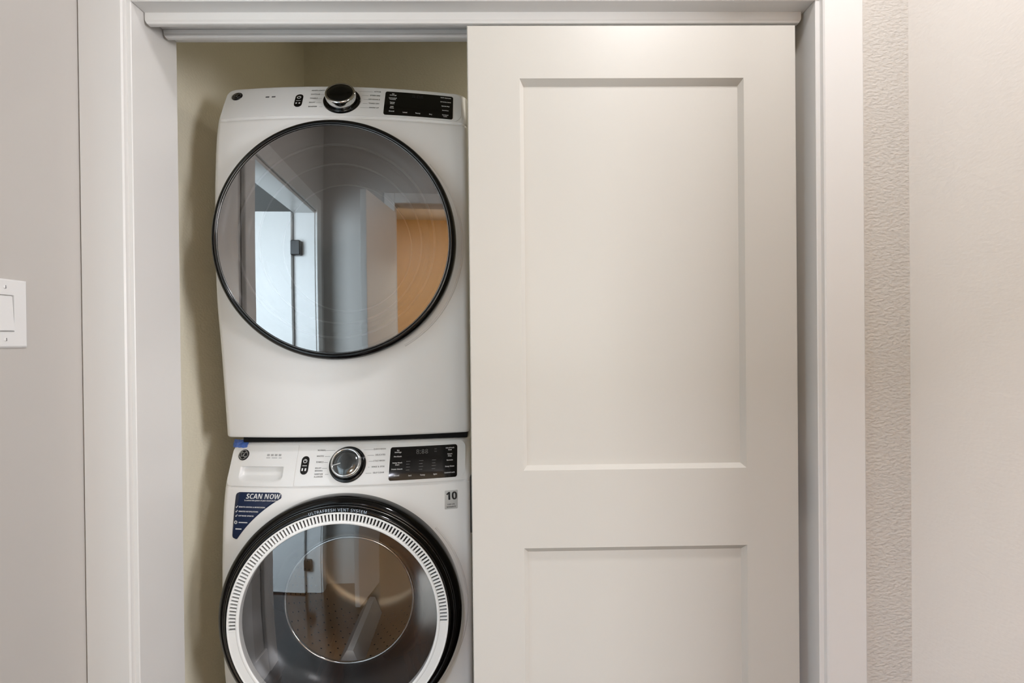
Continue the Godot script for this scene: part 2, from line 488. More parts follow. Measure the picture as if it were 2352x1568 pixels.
# ------------------------------------------------------------------ light switch
func light_switch() -> void:
	var s := thing("light_switch", "white rocker light switch on the left wall at the photo edge", "light switch", pt(WALL_L, 0.0573, 0.939), PI / 2)
	# local: x along the wall towards the camera, y up, z out of the wall
	var st := new_st()
	var hw := 0.0437; var hh := 0.0640; var rw := 0.0170; var rh := 0.0345
	var outer := [Vector2(-hw, -hh), Vector2(hw, -hh), Vector2(hw, hh), Vector2(-hw, hh)]
	var inner := [Vector2(-rw, -rh), Vector2(rw, -rh), Vector2(rw, rh), Vector2(-rw, rh)]
	for i in 4:
		var j := (i + 1) % 4
		var o0: Vector2 = outer[i]; var o1: Vector2 = outer[j]; var i0: Vector2 = inner[i]; var i1: Vector2 = inner[j]
		var n := ((o0 + o1) * 0.5).normalized()
		var b0 := o0 - Vector2(signf(o0.x), signf(o0.y)) * 0.003
		var b1 := o1 - Vector2(signf(o1.x), signf(o1.y)) * 0.003
		quad(st, Vector3(o0.x, o0.y, 0), Vector3(o1.x, o1.y, 0), Vector3(o1.x, o1.y, 0.003), Vector3(o0.x, o0.y, 0.003), Vector3(n.x, n.y, 0))
		quad(st, Vector3(o0.x, o0.y, 0.003), Vector3(o1.x, o1.y, 0.003), Vector3(b1.x, b1.y, 0.0055), Vector3(b0.x, b0.y, 0.0055), Vector3(n.x, n.y, 1))
		quad(st, Vector3(b0.x, b0.y, 0.0055), Vector3(b1.x, b1.y, 0.0055), Vector3(i1.x, i1.y, 0.0055), Vector3(i0.x, i0.y, 0.0055), Vector3.BACK)
		quad(st, Vector3(i0.x, i0.y, 0.0055), Vector3(i1.x, i1.y, 0.0055), Vector3(i1.x, i1.y, 0.0), Vector3(i0.x, i0.y, 0.0), Vector3(-n.x, -n.y, 0))
	obj("plate", st, M.plastic, s)
	st = new_st()
	box(st, Vector3(-0.0162, -0.0337, 0.0), Vector3(0.0162, 0.0337, 0.0035), 0.0012)
	obj("frame", st, M.plastic, s)
	st = new_st()
	# rocker pressed at the top: its lower half stands out
	var e := 0.0148; var g := 0.0318
	var z := [0.0062, 0.0040, 0.0078]   # bottom, middle, top in order below
	var yy := [-g, 0.0, g]
	var zz := [0.0085, 0.0062, 0.0045]
	for i in 2:
		quad(st, Vector3(-e, yy[i], zz[i]), Vector3(e, yy[i], zz[i]), Vector3(e, yy[i + 1], zz[i + 1]), Vector3(-e, yy[i + 1], zz[i + 1]), Vector3.BACK)
		for sx in [-1.0, 1.0]:
			quad(st, Vector3(e * sx, yy[i], zz[i]), Vector3(e * sx, yy[i + 1], zz[i + 1]), Vector3(e * sx, yy[i + 1], 0.001), Vector3(e * sx, yy[i], 0.001), Vector3(sx, 0, 0))
	quad(st, Vector3(-e, -g, zz[0]), Vector3(e, -g, zz[0]), Vector3(e, -g, 0.001), Vector3(-e, -g, 0.001), Vector3.DOWN)
	quad(st, Vector3(-e, g, zz[2]), Vector3(e, g, zz[2]), Vector3(e, g, 0.001), Vector3(-e, g, 0.001), Vector3.UP)
	obj("rocker", st, M.plastic, s)
	for y in [0.0488, -0.0488]:
		st = new_st(true)
		lathe(st, [Vector2(0.0034, 0.0052), Vector2(0.0032, 0.0064), Vector2(0.002, 0.0071), Vector2(0.0, 0.0073)], 0, y, 20)
		var sc := obj("screw", st, M.plastic, s)
		st = new_st()
		box(st, Vector3(-0.0005, y - 0.0028, 0.0070), Vector3(0.0005, y + 0.0028, 0.0075), 0.0)
		obj("slot", st, M.ink, sc)

# ------------------------------------------------------------------ the two machines
# local axes: x right, y up from the base level both share, z out of the front
const MW := 0.711
const SEAM := 0.872
const TOP := 0.99
const BOW := 0.038
var base_y := 0.0

func depth_at(x: float, y: float) -> float:
	var ky := [-0.034, 0.09, 0.23, 0.37, 0.52, 0.72, SEAM, TOP]
	var ko := [-0.055, -0.041, -0.024, -0.005, 0.0, -0.005, -0.026, -0.083]
	var i := 0
	while i < 6 and y > ky[i + 1]:
		i += 1
	var a := maxi(i - 1, 0)
	var b := mini(i + 2, 7)
	var t: float = (y - ky[i]) / (ky[i + 1] - ky[i])
	var h: float = ky[i + 1] - ky[i]
	var m0: float = (ko[i + 1] - ko[a]) / (ky[i + 1] - ky[a])
	var m1: float = (ko[b] - ko[i]) / (ky[b] - ky[i])
	if t < 0.0: return ko[0] - BOW * pow(2.0 * x / MW, 2)
	if t > 1.0: return ko[7] - 0.48 * (y - TOP) - BOW * pow(2.0 * x / MW, 2)
	var t2 := t * t
	var t3 := t2 * t
	var v: float = (2 * t3 - 3 * t2 + 1) * ko[i] + (t3 - 2 * t2 + t) * h * m0 + (-2 * t3 + 3 * t2) * ko[i + 1] + (t3 - t2) * h * m1
	return v - BOW * pow(2.0 * x / MW, 2)

func on(x: float, y: float, off := 0.0) -> Transform3D:
	# frame lying on the front skin: x to the right along it, y up along it, z out
	var e := 0.004
	var p := Vector3(x, y, depth_at(x, y))
	var tx := (Vector3(x + e, y, depth_at(x + e, y)) - p).normalized()
	var ty := (Vector3(x, y + e, depth_at(x, y + e)) - Vector3(x, y - e, depth_at(x, y - e))).normalized()
	var n := tx.cross(ty).normalized()
	ty = n.cross(tx)
	return Transform3D(Basis(tx, ty, n), p + n * off)

func plate_on(st: SurfaceTool, x0: float, x1: float, y0: float, y1: float, rads: Array, off: float, nx := 16, ny := 8, scooped := false, skirt := -0.001, slant := 0.0) -> void:
	# sheet that follows the front skin, with rounded corners (bottom left, bottom right, top right, top left) and a turned-down edge
	var ys := []
	for i in ny + 1:
		ys.append(lerpf(y0, y1, float(i) / ny))
	for r in rads:
		for k in 7:
			var dy: float = r * (1.0 - cos(k / 6.0 * PI / 2))
			ys.append(y0 + dy)
			ys.append(y1 - dy)
	ys.sort()
	var rows := []
	var last := -1e9
	for y: float in ys:
		if y - last < 1e-5: continue
		last = y
		var l := x0
		var r := x1
		for c in 4:
			var rad: float = rads[c]
			if rad <= 0.0: continue
			var d: float = (y0 + rad - y) if c < 2 else (y - (y1 - rad))
			if d > 0.0:
				var ins := rad - sqrt(maxf(0.0, rad * rad - d * d))
				if c == 0 or c == 3: l = maxf(l, x0 + ins)
				else: r = minf(r, x1 - ins)
		var row := []
		var sl := slant * (y - (y0 + y1) * 0.5)
		for i in nx + 1:
			var x: float = lerpf(l, r, float(i) / nx) + sl
			var o := off
			if scooped: o -= scoop(x, y)
			row.append(Vector3(x, y, depth_at(x, y) + o))
		rows.append(row)
	for j in rows.size() - 1:
		for i in nx:
			quad(st, rows[j][i], rows[j][i + 1], rows[j + 1][i + 1], rows[j + 1][i], Vector3.BACK)
	if skirt > -0.5:
		var drop := Vector3(0, 0, off - skirt)
		st.set_smooth_group(1)
		for j in rows.size() - 1:
			quad(st, rows[j][0], rows[j + 1][0], rows[j + 1][0] - drop, rows[j][0] - drop, Vector3.LEFT)
			quad(st, rows[j][nx], rows[j + 1][nx], rows[j + 1][nx] - drop, rows[j][nx] - drop, Vector3.RIGHT)
		for i in nx:
			quad(st, rows[0][i], rows[0][i + 1], rows[0][i + 1] - drop, rows[0][i] - drop, Vector3.DOWN)
			var k := rows.size() - 1
			quad(st, rows[k][i], rows[k][i + 1], rows[k][i + 1] - drop, rows[k][i] - drop, Vector3.UP)
		st.set_smooth_group(0)

func scoop(x: float, y: float) -> float:
	# finger pull of the drawer: deepest under its upper edge
	var l := -0.3125; var r := -0.1855; var b := 0.889; var t := 0.9262
	if y > t or y < b - 0.004 or x < l or x > r: return 0.0
	var edge := 1.0
	var low: float = clampf((y - b) / 0.012, 0.0, 1.0)
	edge *= smoothstep(0.0, 1.0, clampf((x - l) / lerpf(0.034, 0.005, low), 0.0, 1.0)) * smoothstep(0.0, 1.0, clampf((r - x) / lerpf(0.034, 0.004, low), 0.0, 1.0))
	return 0.017 * smoothstep(0.0, 1.0, clampf((y - b + 0.004) / 0.018, 0.0, 1.0)) * edge

func cabinet(yb: float, dx: float, dy: float, washer: bool) -> SurfaceTool:
	var st := new_st(true)
	var levels := []          # [y, inset, groove]
	for k in 5:
		var a := k / 4.0 * PI / 2
		levels.append([yb + 0.006 * (1 - cos(a)), 0.006 * (1 - sin(a)), 0.0])
	var y := yb + 0.013
	while y < SEAM - 0.004:
		levels.append([y, 0.0, 0.0])
		y += 0.0065
	levels.append_array([[SEAM - 0.0022, 0.0, 0.0], [SEAM - 0.0014, 0.0006, 0.001], [SEAM - 0.0008, 0.0, 0.004], [SEAM + 0.0008, 0.0, 0.004], [SEAM + 0.0014, 0.0006, 0.001], [SEAM + 0.0022, 0.0, 0.0]])
	y = SEAM + 0.007
	while y < TOP - 0.011:
		levels.append([y, 0.0, 0.0])
		y += 0.006
	for k in 6:
		var a := k / 5.0 * PI / 2
		levels.append([TOP - 0.008 + 0.008 * sin(a), 0.008 * (1 - cos(a)), 0.0])
	var rows := []
	var hollow := []
	for l in levels:
		var ly: float = l[0]
		var inset: float = l[1]
		var r: float = 0.02 + 0.026 * smoothstep(SEAM, TOP, ly)
		var hw: float = MW / 2 - inset
		var row := [Vector3(-hw, ly, -0.64)]
		var zc := depth_at(hw - r, ly) - inset
		for k in 9:
			var a := k / 8.0 * PI / 2
			row.append(Vector3(-hw + r * (1 - sin(a)), ly, zc - r * (1 - cos(a))) if false else Vector3(-(hw - r) - r * cos(a), ly, zc - r + r * sin(a)))
		var n := 100
		for i in range(1, n):
			var x: float = lerpf(-(hw - r), hw - r, float(i) / n)
			row.append(Vector3(x, ly, depth_at(x, ly) - inset - l[2]))
		for k in 9:
			var a := (8 - k) / 8.0 * PI / 2
			row.append(Vector3((hw - r) + r * cos(a), ly, zc - r + r * sin(a)))
		row.append(Vector3(hw, ly, -0.64))
		rows.append(row)
	for j in rows.size() - 1:
		var a: Array = rows[j]
		var b: Array = rows[j + 1]
		for i in a.size() - 1:
			var m: Vector3 = (a[i] + b[i + 1]) * 0.5
			if i > 8 and i < a.size() - 10:
				if Vector2(m.x - dx, m.y - dy).length() < 0.316: continue
				if washer and m.x > -0.318 and m.x < -0.18 and m.y > 0.884 and m.y < 0.932: continue
			var out := Vector3(m.x, 0, 0) if i == 0 or i == a.size() - 2 else Vector3(m.x * 0.02, 0, 1)
			if i > 0 and i < 9: out = Vector3(-1, 0, 1)
			elif i > a.size() - 11 and i < a.size() - 2: out = Vector3(1, 0, 1)
			quad(st, a[i], a[i + 1], b[i + 1], b[i], out)
		quad(st, a[0], a[a.size() - 1], b[b.size() - 1], b[0], Vector3.FORWARD)
	for e in [[rows[0], Vector3.DOWN], [rows[rows.size() - 1], Vector3.UP]]:
		var r: Array = e[0]
		st.set_smooth_group(2)
		for i in range(1, r.size() - 1):
			tri(st, r[0], r[i], r[i + 1], e[1])
		st.set_smooth_group(0)
	return st

func stroke(st: SurfaceTool, pts: Array, r: float, xf: Transform3D) -> void:
	# thin raised ribbon through points on a plane
	for i in pts.size() - 1:
		var a: Vector2 = pts[i]
		var b: Vector2 = pts[i + 1]
		var d := (b - a).normalized() * r
		var n := Vector2(-d.y, d.x)
		a -= d * 0.4
		b += d * 0.4
		quad(st, xf * Vector3(a.x + n.x, a.y + n.y, 0), xf * Vector3(b.x + n.x, b.y + n.y, 0), xf * Vector3(b.x - n.x, b.y - n.y, 0), xf * Vector3(a.x - n.x, a.y - n.y, 0), xf.basis.z)

func bar(st: SurfaceTool, x0: float, x1: float, y: float, h: float, off: float) -> void:
	var n := maxi(1, int((x1 - x0) / 0.02))
	for i in n:
		var a := lerpf(x0, x1, float(i) / n)
		var b := lerpf(x0, x1, float(i + 1) / n)
		quad(st, Vector3(a, y - h / 2, depth_at(a, y - h / 2) + off), Vector3(b, y - h / 2, depth_at(b, y - h / 2) + off), Vector3(b, y + h / 2, depth_at(b, y + h / 2) + off), Vector3(a, y + h / 2, depth_at(a, y + h / 2) + off), Vector3.BACK)

func console(root: Node3D, washer: bool) -> void:
	var st: SurfaceTool
	var x0 := -0.1475 if washer else -0.345
	st = new_st(true)
	plate_on(st, x0, 0.338, 0.878, 0.9835, [0.003, 0.03, 0.02, 0.003 if washer else 0.02], 0.0016, 60, 14)
	obj("console_panel", st, M.plastic, root)
	if washer:
		st = new_st(true)
		plate_on(st, -0.347, -0.1495, 0.8765, 0.984, [0.014, 0.003, 0.003, 0.02], 0.0018, 90, 72, true)
		var d := obj("detergent_drawer", st, M.plastic, root)
		st = new_st()
		for k in 4:
			bar(st, -0.240 + k * 0.0115, -0.232 + k * 0.0115, 0.9575, 0.0052, 0.0024)
		bar(st, -0.241, -0.229, 0.9500, 0.0018, 0.0024); bar(st, -0.225, -0.208, 0.9500, 0.0018, 0.0024); bar(st, -0.204, -0.195, 0.9500, 0.0018, 0.0024)
		obj("drawer_marking", st, M.ink_pale, d)
	else:
		st = new_st()
		for k in 2:
			bar(st, -0.223 + k * 0.018, -0.212 + k * 0.018, 0.948, 0.005, 0.0022)
		obj("printed_marking", st, M.ink, root)
	# round brand badge with its script monogram
	var xf := on(-0.311, 0.956, 0.0018)
	st = new_st(true)
	lathe(st, [Vector2(0.0162, -0.001), Vector2(0.016, 0.0012), Vector2(0.0148, 0.0022), Vector2(0.0, 0.0024)], 0, 0, 40, 0, TAU, xf)
	var badge := obj("brand_badge", st, M.badge if washer else M.black, root)
	st = new_st()
	var up := xf.translated_local(Vector3(0, 0, 0.0029))
	var pts := []
	for i in 33:
		pts.append(Vector2(cos(i / 32.0 * TAU), sin(i / 32.0 * TAU)) * 0.0128)
	stroke(st, pts, 0.00055, up)
	for q in 4:                                    # leaf-like flourishes round the rim
		var g := []
		for i in 9:
			var a := q * PI / 2 + 0.35 + i / 8.0 * 0.9
			g.append(Vector2(cos(a), sin(a)) * (0.0128 - 0.0030 * sin(i / 8.0 * PI)))
		stroke(st, g, 0.0005, up)
	var gg := []
	for i in 22:                                   # looping G
		var a := 0.9 + i / 21.0 * 5.4
		gg.append(Vector2(-0.0034 + 0.0038 * cos(a), 0.0008 + 0.0056 * sin(a)))
	gg.append_array([Vector2(0.0006, -0.0006), Vector2(-0.0022, -0.0006)])
	stroke(st, gg, 0.0008, up)
	var ee := []
	for i in 12:                                   # looping E
		var a := 0.7 + i / 11.0 * 3.6
		ee.append(Vector2(0.0042 + 0.0028 * cos(a), 0.0034 + 0.0027 * sin(a)))
	for i in 14:
		var a := 1.9 + i / 13.0 * 3.9
		ee.append(Vector2(0.0042 + 0.0034 * cos(a), -0.0024 + 0.0033 * sin(a)))
	stroke(st, ee, 0.0008, up)
	obj("monogram", st, M.silver if washer else M.grey_ink, badge)
	# upright pill of touch buttons
	st = new_st(true)
	plate_on(st, -0.1345, -0.1122, 0.9075, 0.9545, [0.0105, 0.0105, 0.0105, 0.0105], 0.0026, 8, 8)
	var pill := obj("power_button", st, M.black, root)
	st = new_st()
	var ring := []
	for i in 21:
		var a := PI / 2 + 0.5 + i / 20.0 * (TAU - 1.0)
		ring.append(Vector2(cos(a), sin(a)) * 0.0048)
	var f := on(-0.1234, 0.9405, 0.0032)
	stroke(st, ring, 0.0011, f)
	stroke(st, [Vector2(0, 0.001), Vector2(0, 0.006)], 0.0009, f)
	f = on(-0.1234, 0.919, 0.0032)
	if washer:
		stroke(st, [Vector2(-0.005, -0.003), Vector2(-0.005, 0.003)], 0.0022, f)
		stroke(st, [Vector2(0.004, -0.003), Vector2(0.004, 0.003)], 0.0022, f)
	else:
		stroke(st, [Vector2(-0.0045, -0.0015), Vector2(-0.0045, 0.0015)], 0.0022, f)
		stroke(st, [Vector2(0.0045, -0.0015), Vector2(0.0045, 0.0015)], 0.0022, f)
	bar(st, -0.130, -0.117, 0.9300, 0.0014, 0.0032)
	obj("button_icon", st, M.white_ink, pill)
	# dial
	var dial := group_part("dial", root)
	var dx := on(-0.001, 0.931, 0.0012)
	st = new_st(true)
	lathe(st, [Vector2(0.0525, -0.002), Vector2(0.052, 0.003), Vector2(0.0505, 0.0045), Vector2(0.044, 0.0036), Vector2(0.0435, 0.001)], 0, 0, 72, 0, TAU, dx)
	obj("bezel", st, M.black, dial)
	st = new_st(true)
	lathe(st, [Vector2(0.0432, 0.0), Vector2(0.0432, 0.006), Vector2(0.0424, 0.020), Vector2(0.0418, 0.0242), Vector2(0.0402, 0.0264), Vector2(0.0372, 0.0266), Vector2(0.0362, 0.0258)], 0, 0, 72, 0, TAU, dx)
	obj("knob", st, M.chrome, dial)
	st = new_st(true)
	lathe(st, [Vector2(0.0366, 0.0256), Vector2(0.0362, 0.0262), Vector2(0.020, 0.0269), Vector2(0.0, 0.0271)], 0, 0, 72, 0, TAU, dx)
	var face := obj("knob_face", st, mat(Color(0.36, 0.37, 0.375), 0.1, 0.8) if washer else M.black, dial)
	face.set_meta("label", "dark glossy cap of the dial")
	if washer:
		st = new_st()
		stroke(st, [Vector2(-0.035, -0.009), Vector2(-0.014, -0.003)], 0.0009, dx.translated_local(Vector3(0, 0, 0.0275)))
		obj("pointer", st, M.white_ink, dial)
	# printed cycle names with leader lines
	st = new_st()
	var lines := new_st()
	var left := ["NORMAL", "WHITES", "TOWELS", "BULKY", "SANITIZE"] if washer else ["MIXED LOADS", "COTTONS", "TOWELS", "BULKY", "SANITIZE"]
	var right := ["QUICK WASH", "DELICATES", "COLD WASH", "RINSE & SPIN", "SELF CLEAN"] if washer else ["ACTIVE", "SPEED DRY", "DEWRINKLE", "TIMED DRY", "WARM UP"]
	for i in 5:
		var y := 0.9685 - 0.0153 * i
		letters(st, left[i], 0.0043, on(-0.0925, y, 0.002), HORIZONTAL_ALIGNMENT_LEFT)
		letters(st, right[i], 0.0043, on(0.1045, y, 0.002), HORIZONTAL_ALIGNMENT_RIGHT)
		var reach := sqrt(maxf(0.0, 0.056 * 0.056 - pow((y - 0.931) * 1.1, 2)))
		bar(lines, -0.0925 + 0.0034 * left[i].length() + 0.003, -0.003 - reach, y, 0.0007, 0.002)
		bar(lines, 0.003 + reach, 0.1045 - 0.0034 * right[i].length() - 0.002, y, 0.0007, 0.002)
	if washer:
		letters(st, "BEDDING", 0.0038, on(-0.0925, 0.9685 - 0.0153 * 3 - 0.0068, 0.002), HORIZONTAL_ALIGNMENT_LEFT)
		letters(st, "ALLERGEN", 0.0038, on(-0.0925, 0.9685 - 0.0153 * 4 - 0.0068, 0.002), HORIZONTAL_ALIGNMENT_LEFT)
	merge(st, lines)
	obj("cycle_lettering", st, M.ink, root)
	# display
	st = new_st(true)
	plate_on(st, 0.1185, 0.3135, 0.8855, 0.9725, [0.006, 0.006, 0.007, 0.006], 0.0028, 24, 10)
	var disp := obj("display", st, M.black, root)
	st = new_st()
	var col_l := [["My", "Settings"], ["Pre Wash"], ["Delay Wash", "Start"], ["Power Steam"], ["Sound"]] if washer else [["My", "Settings"], ["Extended", "Tumble"], ["Damp", "Alert"], ["Add", "Time"], ["Sound"]]
	var col_r := [["UltraFresh", "Vent"], ["Smart", "Disp."], ["Remote"], ["Deep Rinse"], ["Control Lock"]] if washer else [["WiFi Remote"], ["Wrinkle Care"], ["Quick Dry"], ["Sanitize"], ["Control", "Lock"]]
	for i in 5:
		var y := 0.9625 - i * 0.0163
		for k in col_l[i].size():
			letters(st, col_l[i][k], 0.0036, on(0.1405, y - k * 0.0052, 0.0031), HORIZONTAL_ALIGNMENT_CENTER, true)
		for k in col_r[i].size():
			letters(st, col_r[i][k], 0.0036, on(0.2915, y - k * 0.0052, 0.0031), HORIZONTAL_ALIGNMENT_CENTER, true)
	var low := ["Soil", "Temp", "Spin"] if washer else ["Level", "Temp", "Dry"]
	for i in 3:
		letters(st, low[i], 0.0038, on(0.178 + i * 0.036, 0.8955, 0.0031), HORIZONTAL_ALIGNMENT_CENTER, true)
	obj("lettering", st, M.white_ink, disp)
	st = new_st()
	if washer:
		letters(st, "8:88", 0.0135, on(0.210, 0.9565, 0.0031))
		letters(st, "AM", 0.0034, on(0.249, 0.962, 0.0031))
		letters(st, "PM", 0.0034, on(0.249, 0.955, 0.0031))
		var marks := new_st()
		for r in 4:
			for c in 3:
				bar(marks, 0.166 + c * 0.037, 0.178 + c * 0.037 - (r % 2) * 0.002, 0.934 - r * 0.0075, 0.0012, 0.0031)
		obj("digit_lettering", st, M.grey_ink, disp)
		obj("menu_marking", marks, M.grey_ink, disp).set_meta("kind", "stuff")
	else:
		letters(st, "8:88", 0.0125, on(0.210, 0.9565, 0.0031))
		obj("unlit_lettering", st, M.ink_dim, disp)

func merge(st: SurfaceTool, more: SurfaceTool) -> void:
	more.generate_normals()
	more.index()
	st.append_from(more.commit(), 0, Transform3D.IDENTITY)

func arc_text(st: SurfaceTool, text: String, cx: float, cy: float, r: float, z: float, cap: float, half: float) -> void:
	# letters set round a circle, tops outwards
	var f := font()
	var total := 0.0
	for ch in text:
		total += f.get_string_size(ch, HORIZONTAL_ALIGNMENT_LEFT, -1, 48).x + 6.0
	var at := 0.0
	for ch in text:
		var w := f.get_string_size(ch, HORIZONTAL_ALIGNMENT_LEFT, -1, 48).x + 6.0
		var a := half - (at + w / 2) / total * half * 2.0
		at += w
		if ch == " ": continue
		var d := Vector2(-sin(a), cos(a))
		letters(st, ch, cap, Transform3D(Basis(Vector3.BACK, a), Vector3(cx + d.x * r, cy + d.y * r, z)))

func feet(root: Node3D, y0: float, y1: float) -> void:
	for x in [-0.26, 0.26]:
		for z in [-0.15, -0.56]:
			var st := new_st(true)
			lathe(st, [Vector2(0.0, 0.0), Vector2(0.022, 0.0), Vector2(0.024, 0.003), Vector2(0.024, y1 - y0)], 0, 0, 24, 0, TAU, Transform3D(Basis(Vector3.RIGHT, -PI / 2), Vector3(x, y0, z)))
			obj("foot", st, M.black_matt, root)

func pocket_lip(root: Node3D, cx: float, cy: float) -> void:
	# raised lip of the finger recess beside the door
	var st := new_st(true)
	var prof := [Vector2(0.318, -0.004), Vector2(0.3275, -0.0035), Vector2(0.331, 0.001), Vector2(0.3335, 0.0028), Vector2(0.336, 0.001), Vector2(0.3365, -0.003)]
	var n := 60
	for k in n:
		for i in prof.size() - 1:
			var q := []
			for e in [[k, i], [k + 1, i], [k + 1, i + 1], [k, i + 1]]:
				var a: float = lerpf(-1.05, 0.75, float(e[0]) / n)
				var p: Vector2 = prof[e[1]]
				var x: float = cx + 0.0135 + cos(a) * p.x
				var y: float = cy - 0.004 + sin(a) * p.x
				q.append(Vector3(x, y, depth_at(minf(x, 0.345), y) + p.y))
			quad(st, q[0], q[1], q[2], q[3], Vector3.BACK)
	obj("finger_recess", st, M.enamel, root)

func dome(r: float, z: float, radius: float, n := 14) -> Array:
	# convex cap profile from the rim in
	var out := []
	for i in n + 1:
		var x := r * (1.0 - float(i) / n)
		out.append(Vector2(x, z + (sqrt(radius * radius - x * x) - sqrt(radius * radius - r * r))))
	return out

func dryer(root: Node3D) -> void:
	var cx := -0.0075; var cy := 0.5215
	obj("cabinet", cabinet(-0.034, cx, cy, false), M.enamel, root)
	feet(root, -0.0557, -0.030)
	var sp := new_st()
	box(sp, Vector3(-0.315, -0.0535, -0.60), Vector3(0.345, -0.033, -0.110), 0.002)  # near-black slab added as the shadow in the gap under the dryer
	obj("gap_shade_plate", sp, M.black_dull, root)
	pocket_lip(root, cx, cy)
	console(root, false)
	var d := group_part("door", root)
	var st := new_st(true)
	lathe(st, [Vector2(0.322, -0.075), Vector2(0.3295, -0.03), Vector2(0.3305, 0.002), Vector2(0.329, 0.010), Vector2(0.325, 0.0165), Vector2(0.319, 0.0195), Vector2(0.3145, 0.0190), Vector2(0.3135, 0.016)], cx, cy, 160)
	obj("rim", st, M.black, d)
	st = new_st(true)
	lathe(st, [Vector2(0.3138, 0.0165), Vector2(0.3130, 0.0192), Vector2(0.3112, 0.0196), Vector2(0.3100, 0.0180), Vector2(0.3095, 0.0150)], cx, cy, 160)
	obj("trim_ring", st, M.satin, d)
	st = new_st(true)
	lathe(st, dome(0.3098, 0.0168, DRYER_R), cx, cy, 128)
	var g := obj("glass", st, M.smoke, d)
	g.set_meta("label", "smoked mirror-like round glass")
	st = new_st(true)
	lathe(st, [Vector2(0.312, 0.010), Vector2(0.300, -0.004), Vector2(0.285, -0.012), Vector2(0.268, -0.014), Vector2(0.262, -0.030), Vector2(0.250, -0.044), Vector2(0.230, -0.050), Vector2(0.222, -0.066), Vector2(0.205, -0.10), Vector2(0.19, -0.125), Vector2(0.12, -0.135), Vector2(0.0, -0.138)], cx, cy, 96)
	obj("inner_dish", st, M.dish, d)
	for r in [[0.269, -0.0125, 0.0032], [0.228, -0.049, 0.0024], [0.19, -0.122, 0.002]]:
		st = new_st(true)
		var p := []
		for i in 9:
			var a: float = PI - i / 8.0 * PI
			p.append(Vector2(r[0] - cos(a) * r[2] * -1.0, r[1] + sin(a) * r[2]))
		p.reverse()
		lathe(st, p, cx, cy, 96)
		obj("moulded_ridge", st, M.dish_line, d)

